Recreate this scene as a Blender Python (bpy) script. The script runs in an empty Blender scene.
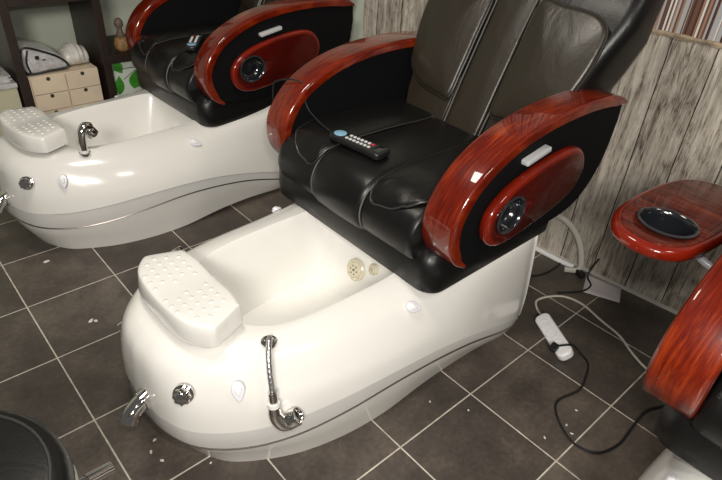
import bpy, bmesh, math, random
from mathutils import Vector, Matrix
random.seed(4)
C = bpy.context.scene.collection
PI = math.pi
# ------------------------------------------------------------------ helpers
def V(*a): return Vector(a)

def cr(pts, n=8, closed=False):
    """Catmull-Rom through points of any dimension."""
    P = [tuple(p) for p in pts]
    N = len(P); out = []
    segs = N if closed else N - 1
    for i in range(segs):
        if closed:
            a, b, c, d = P[(i-1) % N], P[i], P[(i+1) % N], P[(i+2) % N]
        else:
            b, c = P[i], P[i+1]
            a = P[i-1] if i > 0 else tuple(2*q-w for q, w in zip(b, c))
            d = P[i+2] if i+2 < N else tuple(2*w-q for q, w in zip(b, c))
        for k in range(n):
            t = k/n
            out.append(tuple(0.5*((2*q) + (-p+r)*t + (2*p-5*q+4*r-s)*t*t + (-p+3*q-3*r+s)*t**3)
                             for p, q, r, s in zip(a, b, c, d)))
    if not closed: out.append(P[-1])
    return out

def lerp_tab(tab, x):
    if x <= tab[0][0]: return tab[0][1]
    for (a, va), (b, vb) in zip(tab, tab[1:]):
        if x <= b:
            t = (x-a)/(b-a); t = t*t*(3-2*t)
            return va+(vb-va)*t
    return tab[-1][1]

def obj(name, bm, mat, parent=None, smooth=True, bevel=0, subsurf=0, label=None, bseg=2, sharp=None):
    bmesh.ops.recalc_face_normals(bm, faces=bm.faces[:])
    me = bpy.data.meshes.new(name); bm.to_mesh(me); bm.free()
    mats = mat if isinstance(mat, (list, tuple)) else [mat]
    for m in mats: me.materials.append(m)
    o = bpy.data.objects.new(name, me); C.objects.link(o)
    if parent: o.parent = parent
    for p in me.polygons: p.use_smooth = smooth
    if bevel:
        b = o.modifiers.new('bevel', 'BEVEL'); b.width = bevel; b.segments = bseg; b.limit_method = 'ANGLE'; b.angle_limit = math.radians(35)
        b.harden_normals = False
    if subsurf:
        s = o.modifiers.new('subsurf', 'SUBSURF'); s.levels = subsurf; s.render_levels = subsurf
    if smooth and not subsurf:
        me.set_sharp_from_angle(angle=math.radians(sharp or 40))
    if label: o['label'] = label
    return o

def tag(o, label, cat, group=None):
    o['label'] = label; o['category'] = cat
    if group: o['group'] = group
    return o
def struct(o): o['kind'] = 'structure'; return o
def empty(name, loc, rz=0):
    o = bpy.data.objects.new(name, None); C.objects.link(o); o.location = loc; o.rotation_euler = (0, 0, rz)
    o.empty_display_size = .1
    return o

def bx(bm, x0, x1, y0, y1, z0, z1, mi=0):
    v = [bm.verts.new((x, y, z)) for z in (z0, z1) for x, y in ((x0, y0), (x1, y0), (x1, y1), (x0, y1))]
    fs = [(0, 3, 2, 1), (4, 5, 6, 7), (0, 1, 5, 4), (1, 2, 6, 5), (2, 3, 7, 6), (3, 0, 4, 7)]
    for f in fs:
        fc = bm.faces.new([v[i] for i in f]); fc.material_index = mi
    return v

def loft(bm, rings, close=True, cap0=False, cap1=False, mi=0):
    R = [[bm.verts.new(p) for p in r] for r in rings]
    n = len(R[0])
    for a, b in zip(R, R[1:]):
        for i in range(n if close else n-1):
            j = (i+1) % n
            f = bm.faces.new((a[i], a[j], b[j], b[i])); f.material_index = mi
    for flag, r in ((cap0, R[0]), (cap1, R[-1])):
        if flag:
            c = Vector((0, 0, 0))
            for v in r: c += v.co
            cv = bm.verts.new(c/n)
            for i in range(n): 
                f = bm.faces.new((r[i], r[(i+1) % n], cv)); f.material_index = mi
    return R

def tube(bm, pts, rad, seg=10, n=6, smooth_path=True, cap=True, mi=0):
    P = cr(pts, n) if smooth_path and len(pts) > 2 else [tuple(p) for p in pts]
    P = [Vector(p) for p in P]
    T = [(P[min(i+1, len(P)-1)]-P[max(i-1, 0)]).normalized() for i in range(len(P))]
    up = Vector((0, 0, 1)) if abs(T[0].z) < .9 else Vector((1, 0, 0))
    s = T[0].cross(up).normalized(); rings = []
    for i, p in enumerate(P):
        s = (s - T[i]*s.dot(T[i])).normalized(); w = T[i].cross(s)
        r = rad(i/(len(P)-1)) if callable(rad) else rad
        rings.append([p+(s*math.cos(a)+w*math.sin(a))*r for a in [2*PI*k/seg for k in range(seg)]])
    loft(bm, rings, True, cap, cap, mi)

def lathe(bm, prof, M=None, seg=24, mi=0, cap0=True, cap1=True):
    """prof: (r, h) along local z, placed by matrix M"""
    M = M or Matrix.Identity(4)
    rings = [[M @ Vector((r*math.cos(2*PI*k/seg), r*math.sin(2*PI*k/seg), h)) for k in range(seg)] for r, h in prof]
    loft(bm, rings, True, cap0, cap1, mi)

def orient(pos, d, roll=0):
    q = Vector(d).to_track_quat('Z', 'Y')
    return Matrix.Translation(Vector(pos)) @ q.to_matrix().to_4x4() @ Matrix.Rotation(roll, 4, 'Z')

def pillow_plate(bm, outline, h0, h1, M=None, edge=.01, steps=4, dome=0, mi=0):
    """closed 2D outline extruded h0..h1 with rounded edges (inset along centre scaling by true normals)."""
    M = M or Matrix.Identity(4)
    n = len(outline)
    P = [Vector((p[0], p[1])) for p in outline]
    A = sum(P[i].x*P[(i+1) % n].y-P[(i+1) % n].x*P[i].y for i in range(n))
    if A < 0: P = P[::-1]
    N = []
    for i in range(n):
        t = (P[(i+1) % n]-P[i-1])
        t = t.normalized() if t.length > 1e-9 else Vector((1, 0))
        N.append(Vector((t.y, -t.x)))
    def ring(ins, h): return [M @ Vector((p.x-q.x*ins, p.y-q.y*ins, h)) for p, q in zip(P, N)]
    rings = []
    e = min(edge, (h1-h0)/2)
    for k in range(steps+1):
        a = PI/2*k/steps; rings.append(ring(e*(1-math.sin(a)), h0+e*(1-math.cos(a))))
    for k in range(steps+1):
        a = PI/2*k/steps; rings.append(ring(e*(1-math.cos(a)), h1-e*(1-math.sin(a))))
    c = Vector((0, 0))
    for p in P: c += p
    c /= n
    if dome:
        base = [(p.x-q.x*e, p.y-q.y*e) for p, q in zip(P, N)]
        for s in (.8, .55, .3):
            rings.append([M @ Vector((c.x+(x-c.x)*s, c.y+(y-c.y)*s, h1+dome*(1-s*s))) for x, y in base])
    loft(bm, rings, True, True, True, mi)

def rrect(x0, x1, y0, y1, r, n=5):
    out = []
    for cx, cy, a0 in ((x1-r, y1-r, 0), (x0+r, y1-r, PI/2), (x0+r, y0+r, PI), (x1-r, y0+r, 1.5*PI)):
        for k in range(n+1):
            a = a0+PI/2*k/n; out.append((cx+r*math.cos(a), cy+r*math.sin(a)))
    return out

# ------------------------------------------------------------------ materials
def mat(name, col, rough=.5, metal=0, coat=0, spec=.5, bump=0, bscale=40, vary=0, vscale=8, coat_rough=.05):
    m = bpy.data.materials.new(name); m.use_nodes = True
    nt = m.node_tree; b = nt.nodes['Principled BSDF']
    b.inputs['Base Color'].default_value = (*col, 1); b.inputs['Roughness'].default_value = rough
    b.inputs['Metallic'].default_value = metal; b.inputs['Coat Weight'].default_value = coat
    b.inputs['Coat Roughness'].default_value = coat_rough
    b.inputs['Specular IOR Level'].default_value = spec
    tc = nt.nodes.new('ShaderNodeTexCoord')
    if vary:
        n = nt.nodes.new('ShaderNodeTexNoise'); n.inputs['Scale'].default_value = vscale; n.inputs['Detail'].default_value = 5
        nt.links.new(tc.outputs['Object'], n.inputs['Vector'])
        r = nt.nodes.new('ShaderNodeValToRGB')
        r.color_ramp.elements[0].position = .3; r.color_ramp.elements[1].position = .7
        r.color_ramp.elements[0].color = (*[c*(1-vary) for c in col], 1)
        r.color_ramp.elements[1].color = (*[min(1, c*(1+vary)) for c in col], 1)
        nt.links.new(n.outputs['Fac'], r.inputs['Fac']); nt.links.new(r.outputs['Color'], b.inputs['Base Color'])
    if bump:
        n = nt.nodes.new('ShaderNodeTexNoise'); n.inputs['Scale'].default_value = bscale; n.inputs['Detail'].default_value = 4
        nt.links.new(tc.outputs['Object'], n.inputs['Vector'])
        bp = nt.nodes.new('ShaderNodeBump'); bp.inputs['Strength'].default_value = bump; bp.inputs['Distance'].default_value = .01
        nt.links.new(n.outputs['Fac'], bp.inputs['Height']); nt.links.new(bp.outputs['Normal'], b.inputs['Normal'])
    return m

class NT:
    """tiny node-graph helper"""
    def __init__(s, m): s.nt = m.node_tree; s.b = s.nt.nodes['Principled BSDF']
    def n(s, t, **k):
        x = s.nt.nodes.new(t)
        for a, v in k.items(): setattr(x, a, v)
        return x
    def l(s, a, b): s.nt.links.new(a, b)
    def m(s, op, a, b=None, c=None):
        x = s.n('ShaderNodeMath', operation=op)
        for i, v in enumerate((a, b, c)):
            if v is None: continue
            if isinstance(v, (int, float)): x.inputs[i].default_value = v
            else: s.l(v, x.inputs[i])
        return x.outputs[0]
    def noise(s, vec, scale, detail=4, rough=.5, dist=0):
        x = s.n('ShaderNodeTexNoise'); x.inputs['Scale'].default_value = scale; x.inputs['Detail'].default_value = detail
        x.inputs['Roughness'].default_value = rough; x.inputs['Distortion'].default_value = dist
        s.l(vec, x.inputs['Vector']); return x.outputs['Fac']
    def ramp(s, fac, stops, interp='LINEAR'):
        x = s.n('ShaderNodeValToRGB'); r = x.color_ramp; r.interpolation = interp
        while len(r.elements) < len(stops): r.elements.new(.5)
        for e, (p, c) in zip(r.elements, stops): e.position = p; e.color = (*c, 1)
        s.l(fac, x.inputs['Fac']); return x.outputs['Color']
    def mix(s, fac, a, b, blend='MIX'):
        x = s.n('ShaderNodeMix', data_type='RGBA', blend_type=blend)
        for sock, v in ((x.inputs[0], fac), (x.inputs[6], a), (x.inputs[7], b)):
            if isinstance(v, (int, float)): sock.default_value = v
            elif isinstance(v, tuple): sock.default_value = (*v, 1)
            else: s.l(v, sock)
        return x.outputs[2]
    def comb(s, x, y, z):
        c = s.n('ShaderNodeCombineXYZ')
        for i, v in enumerate((x, y, z)):
            if isinstance(v, (int, float)): c.inputs[i].default_value = v
            else: s.l(v, c.inputs[i])
        return c.outputs[0]
    def sep(s, v):
        x = s.n('ShaderNodeSeparateXYZ'); s.l(v, x.inputs[0]); return x.outputs
    def bump(s, h, st=.3, d=.01):
        x = s.n('ShaderNodeBump'); x.inputs['Strength'].default_value = st; x.inputs['Distance'].default_value = d
        s.l(h, x.inputs['Height']); s.l(x.outputs['Normal'], s.b.inputs['Normal'])

T = .33
def leather_mat(name, col, rough, spec, wrinkle):
    m = mat(name, col, rough, spec=spec); g = NT(m)
    P = g.n('ShaderNodeTexCoord').outputs['Object']
    fine = g.noise(P, 190, 4, .6)
    o = g.sep(P)
    w1 = g.noise(g.comb(g.m('MULTIPLY', o[0], 6), g.m('MULTIPLY', o[1], 9), g.m('MULTIPLY', o[2], 4)), 1.3, 3, .5, 1.2)
    g.bump(g.m('ADD', g.m('MULTIPLY', fine, .035), g.m('MULTIPLY', w1, wrinkle*4)), .5, .012)
    g.l(g.m('ADD', g.m('MULTIPLY', fine, .10), rough-.05), g.b.inputs['Roughness'])
    return m
def floor_mat():
    m = mat('floor_tile', (.1, .08, .07), .42); g = NT(m)
    P = g.n('ShaderNodeTexCoord').outputs['Object']; o = g.sep(P)
    fx = g.m('FRACT', g.m('ADD', g.m('DIVIDE', o[0], T), 100.5)); fy = g.m('FRACT', g.m('ADD', g.m('DIVIDE', o[1], T), 100.5))
    dx = g.m('ABSOLUTE', g.m('SUBTRACT', fx, .5)); dy = g.m('ABSOLUTE', g.m('SUBTRACT', fy, .5))
    w = .0068
    line = g.m('LESS_THAN', g.m('MINIMUM', dx, dy), w)
    n1 = g.noise(P, 5, 6, .6); n2 = g.noise(P, 60, 4, .7)
    cell = g.n('ShaderNodeTexWhiteNoise'); g.l(g.comb(g.m('FLOOR', g.m('ADD', g.m('DIVIDE', o[0], T), 100)), g.m('FLOOR', g.m('ADD', g.m('DIVIDE', o[1], T), 100)), 0), cell.inputs['Vector'])
    f = g.m('ADD', g.m('ADD', g.m('MULTIPLY', n1, .62), g.m('MULTIPLY', n2, .30)), g.m('MULTIPLY', cell.outputs['Value'], .12))
    col = g.ramp(f, [(.32, (.036, .030, .0265)), (.5, (.076, .062, .052)), (.68, (.150, .122, .098))])
    n3 = g.noise(P, 9, 8, .75, 1.0)
    dust = g.ramp(n3, [(.62, (0, 0, 0)), (.78, (1, 1, 1))])
    col = g.mix(g.m('MULTIPLY', dust, .38), col, (.28, .25, .22))
    gn = g.noise(P, 30, 3)
    grout = g.ramp(gn, [(.3, (.44, .39, .33)), (.7, (.66, .61, .53))])
    g.l(g.mix(line, col, grout), g.b.inputs['Base Color'])
    g.l(g.m('ADD', g.m('MULTIPLY', line, .35), g.m('ADD', g.m('MULTIPLY', n2, .25), .3)), g.b.inputs['Roughness'])
    g.bump(g.m('SUBTRACT', g.m('MULTIPLY', n2, .12), line), .25, .003)
    return m

def plank_mat():
    m = mat('weathered_planks', (.4, .36, .3), .75, spec=.25); g = NT(m)
    P = g.n('ShaderNodeTexCoord').outputs['Object']; o = g.sep(P)
    # object space: x along the wall, z up
    wob = g.noise(g.comb(0, 0, o[2]), 3.0, 3)
    xx = g.m('ADD', g.m('ADD', o[0], g.m('MULTIPLY', wob, .012)), PLANK_OFF)
    W_ = PLANK_W
    q = g.m('ADD', g.m('DIVIDE', xx, W_), 100); fr = g.m('FRACT', q); cell = g.m('FLOOR', q)
    d = g.m('ABSOLUTE', g.m('SUBTRACT', fr, .5))
    gap = g.m('GREATER_THAN', g.m('ADD', d, g.m('MULTIPLY', g.noise(P, 25, 3), .02)), .497)
    wn = g.n('ShaderNodeTexWhiteNoise'); g.l(g.comb(cell, 3, 0), wn.inputs['Vector']); rnd = wn.outputs['Value']
    off = g.m('MULTIPLY', rnd, 13.7)
    v = g.comb(g.m('MULTIPLY', o[0], 15), off, g.m('MULTIPLY', o[2], 1.9))
    gr = g.noise(v, 2.0, 9, .72, 1.1)
    v2 = g.comb(g.m('MULTIPLY', o[0], 90), off, g.m('MULTIPLY', o[2], 5))
    gr2 = g.noise(v2, 1.5, 6, .7, .6)
    v3 = g.comb(g.m('MULTIPLY', o[0], 6), off, g.m('MULTIPLY', o[2], 4))
    bl = g.noise(v3, 1.6, 5, .6, .8)
    f = g.m('ADD', g.m('ADD', g.m('MULTIPLY', gr, .5), g.m('MULTIPLY', gr2, .3)), g.m('MULTIPLY', bl, .28))
    crack = g.noise(g.comb(g.m('MULTIPLY', o[0], 14), off, g.m('MULTIPLY', o[2], 1.1)), 2.2, 4, .55, 2.2)
    cr_ = g.m('MULTIPLY', g.m('SUBTRACT', 1, g.m('MINIMUM', 1, g.m('MULTIPLY', g.m('ABSOLUTE', g.m('SUBTRACT', crack, .5)), 22))), .085)
    f = g.m('SUBTRACT', f, cr_)
    f = g.m('ADD', f, g.m('MULTIPLY', g.m('SUBTRACT', rnd, .5), .07))
    col = g.ramp(f, [(.35, (.055, .044, .035)), (.43, (.18, .152, .122)), (.50, (.35, .312, .262)), (.62, (.60, .55, .475))])
    g.l(g.mix(gap, col, (.012, .01, .008)), g.b.inputs['Base Color'])
    g.bump(g.m('SUBTRACT', g.m('MULTIPLY', f, .6), g.m('MULTIPLY', gap, 1.5)), .35, .004)
    return m

def stripe_mat():
    m = mat('striped_panel', (.4, .3, .25), .55); g = NT(m)
    o = g.sep(g.n('ShaderNodeTexCoord').outputs['Object'])
    x = g.m('ADD', o[0], 50)
    a = g.n('ShaderNodeTexWhiteNoise', noise_dimensions='1D'); g.l(g.m('FLOOR', g.m('MULTIPLY', x, 150)), a.inputs['W'])
    b = g.n('ShaderNodeTexWhiteNoise', noise_dimensions='1D'); g.l(g.m('FLOOR', g.m('MULTIPLY', x, 47)), b.inputs['W'])
    f = g.m('ADD', g.m('MULTIPLY', a.outputs['Value'], .55), g.m('MULTIPLY', b.outputs['Value'], .45))
    col = g.ramp(f, [(.0, (.05, .018, .01)), (.3, (.12, .055, .035)), (.42, (.30, .17, .11)), (.52, (.36, .36, .37)), (.68, (.62, .61, .6)), (.85, (.10, .05, .035))], 'CONSTANT')
    g.l(col, g.b.inputs['Base Color'])
    return m

def red_wood():
    m = mat('red_lacquered_wood', (.3, .02, .005), .35, coat=1.0, spec=.12, coat_rough=.03); g = NT(m)
    P = g.n('ShaderNodeTexCoord').outputs['Object']; o = g.sep(P)
    v = g.comb(g.m('MULTIPLY', o[0], 3), g.m('MULTIPLY', o[1], 38), g.m('MULTIPLY', o[2], 4))
    gr = g.noise(v, 2.0, 6, .6, 1.2)
    v2 = g.comb(g.m('MULTIPLY', o[0], 9), g.m('MULTIPLY', o[1], 9), g.m('MULTIPLY', o[2], 9))
    bl = g.noise(v2, 1.0, 3)
    f = g.m('ADD', g.m('MULTIPLY', gr, .7), g.m('MULTIPLY', bl, .3))
    col = g.ramp(f, [(.30, (.045, .0020, .0006)), (.5, (.135, .0085, .0012)), (.70, (.31, .036, .0035))])
    g.l(col, g.b.inputs['Base Color'])
    return m

def walnut_top():
    m = mat('dark_red_striped_wood', (.1, .01, .005), .38, spec=.12, coat=.45, coat_rough=.06); g = NT(m)
    P = g.n('ShaderNodeTexCoord').outputs['Object']; o = g.sep(P)
    v = g.comb(g.m('MULTIPLY', o[0], 30), g.m('MULTIPLY', o[1], 2.5), g.m('MULTIPLY', o[2], 3))
    gr = g.noise(v, 2.0, 5, .6, .6)
    col = g.ramp(gr, [(.35, (.035, .005, .003)), (.5, (.085, .011, .005)), (.68, (.15, .026, .012))])
    g.l(col, g.b.inputs['Base Color'])
    return m

PLANK_W = .150; PLANK_OFF = .016
M = {}
M['tub'] = mat('white_acrylic', (.81, .795, .76), .18, coat=.6, spec=.5, coat_rough=.06)
M['cream'] = mat('cream_basin', (.90, .885, .85), .22, coat=.5)
M['strip'] = mat('pearl_strip', (.70, .69, .67), .22, coat=.5)
M['trim'] = mat('silver_trim', (.30, .27, .25), .38, metal=1)
M['leather'] = leather_mat('black_leather', (.0060, .0056, .0055), .35, .36, .07)
M['leather_back'] = leather_mat('black_leather_sheen', (.024, .0185, .0120), .36, .55, .10)  # black leather with the flash sheen put into a lighter, browner base colour
M['piping'] = mat('leather_piping', (.03, .028, .026), .35, spec=.6)
M['velour'] = mat('matt_black_panel', (.0035, .0035, .0042), .75, spec=.15)
M['red'] = red_wood(); M['walnut'] = walnut_top()
M['redtray'] = mat('dark_red_lacquer', (.062, .0035, .0018), .35, spec=.12, coat=1, vary=.35, vscale=5)
M['redrim'] = mat('bright_red_lacquer', (.17, .009, .002), .33, spec=.12, coat=1, vary=.35, vscale=9)
M['chrome'] = mat('chrome', (.72, .70, .68), .07, metal=1)
M['darkglass'] = mat('smoky_plastic', (.010, .011, .014), .16, coat=.4, spec=.6)
M['steel'] = mat('brushed_steel', (.75, .75, .75), .3, metal=1); M['ring'] = mat('smoky_ring', (.028, .028, .032), .2, coat=.4); M['hinge'] = mat('pale_metal_hinge', (.55, .56, .57), .25, coat=.6)
M['white'] = mat('white_plastic', (.93, .93, .93), .3, coat=.3)
M['clip'] = mat('cool_white_plastic', (.82, .82, .90), .25, coat=.4)
M['greyhose'] = mat('grey_plastic_hose', (.55, .52, .47), .4)
M['blackplastic'] = mat('black_plastic', (.012, .012, .013), .35)
M['blackcable'] = mat('black_rubber', (.012, .012, .013), .45)
M['creamcable'] = mat('cream_cable', (.62, .58, .50), .45)
M['paper'] = mat('printed_paper', (.78, .72, .72), .8)
_g = NT(M['paper']); _o = _g.sep(_g.n('ShaderNodeTexCoord').outputs['Object'])
_l = _g.m('GREATER_THAN', _g.m('FRACT', _g.m('MULTIPLY', _o[0], 95)), .62)
_w = _g.m('GREATER_THAN', _g.noise(_g.comb(_g.m('MULTIPLY', _o[1], 260), _g.m('FLOOR', _g.m('MULTIPLY', _o[0], 95)), 0), 1.0, 2), .5)
_g.l(_g.mix(_g.m('MULTIPLY', _g.m('MULTIPLY', _l, _w), .6), (.78, .72, .72), (.25, .22, .24)), _g.b.inputs['Base Color'])
M['darkwood'] = mat('black_brown_shelf', (.022, .012, .009), .45, vary=.25, vscale=12)
M['birch'] = mat('pale_birch', (.70, .58, .44), .6, vary=.08, vscale=6)
M['green_wall'] = mat('pale_green_wall', (.56, .60, .50), .85, vary=.03, vscale=2)
M['leafgreen'] = mat('leaf_green', (.045, .26, .02), .5, vary=.35, vscale=30)
M['leafpale'] = mat('pale_panel', (.60, .66, .58), .5)
M['twig'] = mat('dark_twig', (.03, .04, .02), .6)
M['blue'] = mat('blue_dial', (.22, .42, .58), .35)
M['button'] = mat('light_button', (.62, .62, .62), .4)
M['redbtn'] = mat('red_button', (.6, .03, .03), .4)
M['greybox'] = mat('clear_wrap_grey', (.50, .49, .50), .22, coat=.6, vary=.25, vscale=40, bump=.5, bscale=30)
M['whitewrap'] = mat('white_wrapped_cloth', (.66, .64, .60), .4, coat=.3, vary=.12, vscale=30, bump=.5, bscale=25)
M['wicker'] = mat('tan_wicker', (.30, .17, .07), .6, vary=.4, vscale=60, bump=.6, bscale=80)
M['brownstone'] = mat('grey_brown_wood', (.14, .10, .07), .7, vary=.4, vscale=40)
M['greencab'] = mat('cream_green_cabinet', (.50, .48, .34), .6)
M['ragged'] = mat('ragged_tan_edge', (.30, .23, .16), .8, vary=.5, vscale=35, bump=.6, bscale=40)
M['crumb'] = mat('white_crumb', (.7, .66, .6), .7)
M['baseboard'] = mat('white_baseboard', (.62, .59, .54), .5)
M['jet'] = mat('ivory_jet', (.70, .65, .50), .25, coat=.5)
M['jetdark'] = mat('jet_hole', (.16, .14, .10), .4)
M['stitch'] = mat('grey_stitch', (.12, .115, .11), .5)
M['whiteband'] = mat('white_band', (.8, .8, .78), .4)
M['plankwall'] = plank_mat(); M['stripes'] = stripe_mat(); M['floor'] = floor_mat()

# ------------------------------------------------------------------ the tub
XK = ('B', 'T')
LV = {
 'B': [(.165, 0, 0), (.18, .09, 0), (.228, .188, 0), (.308, .252, 0), (.415, .306, 0), (.55, .342, .0), (.70, .360, .004), (.88, .364, .020), (1.05, .368, .022), (1.25, .372, .008), (1.35, .365, .0), (1.385, .32, 0), (1.385, 0, 0)],
 'B2': [(.125, 0, .075), (.14, .10, .075), (.195, .19, .072), (.285, .262, .07), (.40, .32, .07), (.53, .356, .075), (.70, .378, .085), (.88, .386, .095), (1.05, .390, .08), (1.25, .398, .035), (1.365, .378, .014), (1.40, .33, .012), (1.40, 0, .012)],
 'T': [(0.095, 0, .150), (0.108, .110, .150), (.155, .208, .146), (.25, .287, .145), (.37, .345, .156), (.52, .382, .174), (.70, .400, .184), (.88, .407, .170), (1.05, .410, .138), (1.25, .408, .075), (1.37, .385, .035), (1.405, .335, .030), (1.405, 0, .030)],
 'C': [(0.090, 0, .215), (0.103, .113, .215), (.148, .210, .215), (.245, .291, .219), (.365, .349, .230), (.52, .386, .240), (.70, .405, .238), (.88, .411, .217), (1.05, .413, .178), (1.25, .410, .115), (1.375, .388, .06), (1.408, .338, .055), (1.408, 0, .055)],
 'M': [(0.096, 0, .29), (0.108, .110, .29), (.150, .202, .29), (.245, .281, .295), (.365, .335, .30), (.51, .368, .305), (.70, .389, .30), (.88, .398, .28), (1.05, .401, .25), (1.25, .402, .21), (1.365, .392, .17), (1.395, .35, .17), (1.395, 0, .17)],
 'S': [(.108, 0, .375), (.120, .095, .375), (.165, .175, .375), (.252, .244, .38), (.375, .290, .38), (.515, .318, .38), (.70, .335, .375), (.88, .352, .37), (1.05, .372, .37), (1.25, .388, .37), (1.352, .385, .37), (1.372, .35, .37), (1.372, 0, .37)],
 'S2': [(.140, 0, .413), (.150, .085, .413), (.19, .150, .413), (.268, .212, .415), (.385, .250, .415), (.52, .272, .413), (.70, .288, .410), (.88, .308, .412), (1.05, .345, .42), (1.25, .378, .43), (1.345, .380, .44), (1.36, .35, .44), (1.36, 0, .44)],
 'R': [(.165, 0, .423), (.175, .07, .423), (.21, .13, .423), (.285, .188, .427), (.39, .224, .429), (.525, .238, .428), (.70, .246, .427), (.88, .256, .430), (1.05, .295, .44), (1.25, .355, .46), (1.34, .368, .475), (1.355, .34, .475), (1.355, 0, .475)],
 'RI': [(.33, 0, .422), (.333, .06, .422), (.345, .115, .423), (.375, .155, .425), (.43, .188, .427), (.53, .206, .428), (.66, .212, .428), (.77, .213, .428), (.85, .208, .43), (.91, .186, .43), (.94, .14, .43), (.95, .08, .43), (.95, 0, .43)],
 'BW': [(.343, 0, .405), (.346, .057, .405), (.358, .108, .405), (.385, .146, .405), (.438, .177, .405), (.533, .194, .405), (.66, .200, .405), (.765, .201, .405), (.842, .197, .405), (.898, .176, .405), (.925, .13, .405), (.933, .075, .405), (.933, 0, .405)],
 'BM': [(.375, 0, .26), (.378, .052, .26), (.39, .098, .26), (.415, .134, .26), (.46, .163, .26), (.545, .180, .26), (.65, .186, .26), (.74, .187, .26), (.81, .183, .26), (.86, .164, .26), (.882, .12, .26), (.888, .07, .26), (.888, 0, .26)],
 'BF': [(.43, 0, .165), (.433, .042, .165), (.443, .08, .165), (.46, .112, .165), (.50, .138, .165), (.57, .154, .165), (.65, .160, .165), (.72, .160, .165), (.78, .157, .165), (.82, .138, .165), (.84, .098, .165), (.845, .055, .165), (.845, 0, .165)],
}
def level(k, n=5):
    h = cr(LV[k], n)
    k_ = 1.10 if k in ('RI', 'BW', 'BM', 'BF') else 1
    near = [(x, -abs(y)*k_, z) for x, y, z in h]
    far = [(x, abs(y), z) for x, y, z in h[1:-1]][::-1]
    return near+far

def basin_mesh():
    bm = bmesh.new()
    rings = [level(k) for k in ('B', 'B2', 'T', 'C', 'M', 'S', 'S2', 'R', 'RI', 'BW', 'BM', 'BF')]
    R = []
    # extra smooth rings between the outer levels
    def cr_r(a, b, c, d, t):
        out = []
        for p, q, r, s in zip(a, b, c, d):
            out.append(tuple(.5*(2*Q+(-P+R_)*t+(2*P-5*Q+4*R_-S)*t*t+(-P+3*Q-3*R_+S)*t**3) for P, Q, R_, S in zip(p, q, r, s)))
        return out
    up = rings[3:8]; full = rings[:3]+[]
    rc = [(x+(.004 if x < .2 else (-.002 if x > 1.38 else 0)), y*(1-.0045/max(abs(y), .05)), z-.005) for x, y, z in rings[3]]
    out = [rings[0], rings[1], rings[2], rc]
    marks = [0, 0]
    for i in range(len(up)-1):
        a = up[i-1] if i > 0 else up[i]; b = up[i]; c = up[i+1]; d = up[i+2] if i+2 < len(up) else up[i+1]
        for k in range(3): out.append(cr_r(a, b, c, d, k/3))
    out.append(up[-1]); nout = len(out)
    out += rings[8:]
    V_ = [[bm.verts.new(p) for p in r] for r in out]; n = len(out[0])
    for ri, (a, b) in enumerate(zip(V_, V_[1:])):
        for i in range(n):
            j = (i+1) % n
            f = bm.faces.new((a[i], a[j], b[j], b[i]))
            f.material_index = 1 if ri >= nout else (2 if ri == 2 else 0)
    c = bm.verts.new((.67, 0, .16))
    for i in range(n):
        f = bm.faces.new((V_[-1][i], V_[-1][(i+1) % n], c)); f.material_index = 1
    c = bm.verts.new((.67, 0, .0)); c.co.z = .03
    for i in range(n): bm.faces.new((V_[0][i], V_[0][(i+1) % n], c))
    return bm

ARM_OUT = [(.905, .523), (.868, .548), (.840, .590), (.828, .640), (.833, .695), (.862, .750), (.905, .795), (.97, .832), (1.06, .866), (1.16, .888), (1.27, .900), (1.40, .903), (1.52, .895), (1.59, .880), (1.62, .862)]
ARM_OUT = [(x, z+.010*min(1, max(0, (x-.86)/.15))) for x, z in ARM_OUT]
ARM_TH = .031

def arm_profile():
    """outer arc and inner arc of the wooden band in x-z"""
    o = cr(ARM_OUT, 5); n = len(o); inn = []
    for i, p in enumerate(o):
        a = o[max(i-1, 0)]; b = o[min(i+1, n-1)]
        t = Vector((b[0]-a[0], b[1]-a[1])).normalized(); nn = Vector((t.y, -t.x))
        th = ARM_TH*(min(1, .35+.65*min(1, i/8)))*(min(1, .3+.7*(n-1-i)/8))
        inn.append((p[0]+nn.x*th, p[1]+nn.y*th))
    return o, inn

def arm_band(y0, y1):
    """wooden band: rounded cross-section swept along the arc; y0 outer side, y1 inner side"""
    bm = bmesh.new(); o, inn = arm_profile()
    rings = []
    r = .014
    for (ox, oz), (ix, iz) in zip(o, inn):
        d = Vector((ox-ix, oz-iz)); L = d.length; d.normalize()
        rr = min(r, L*.45); s = 1 if y1 > y0 else -1
        sec = []
        for cy, ch, a0 in ((y1-s*rr, L-rr, 0), (y0+s*rr, L-rr, PI/2)):
            for k in range(5):
                a = a0+PI/2*k/4
                sec.append((cy+s*rr*math.cos(a), ch+rr*math.sin(a)))
        sec += [(y0, 0), (y1, 0)]
        # gentle crown on the top between the corners
        rings.append([(ix+d.x*h, y, iz+d.y*h) for y, h in sec])
    loft(bm, rings, True, True, True)
    return bm

def arm_panel(y0, y1):
    o, inn = arm_profile()
    low = [(1.620, .80), (1.60, .68), (1.545, .585), (1.46, .53), (1.33, .515), (1.15, .52), (1.0, .52)]
    out = [(x, z) for x, z in inn] + cr(low, 3)
    bm = bmesh.new()
    a = [bm.verts.new((x, y0, z)) for x, z in out]; b = [bm.verts.new((x, y1, z)) for x, z in out]; n = len(a)
    for i in range(n): bm.faces.new((a[i], a[(i+1) % n], b[(i+1) % n], b[i]))
    bm.faces.new(a); bm.faces.new(b[::-1])
    bmesh.ops.triangulate(bm, faces=[f for f in bm.faces if len(f.verts) > 4])
    return bm

def tray_outline():
    """egg-like tray: local u along length, v across; wide round end with cup at -u"""
    L = .25
    pts = [(-.25, -.01), (-.235, -.062), (-.19, -.098), (-.12, -.112), (0, -.116), (.12, -.110), (.20, -.088), (.243, -.035), (.240, .03), (.20, .082), (.12, .105), (0, .112), (-.12, .104), (-.19, .082), (-.235, .045)]
    return cr(pts, 4, True)

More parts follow.
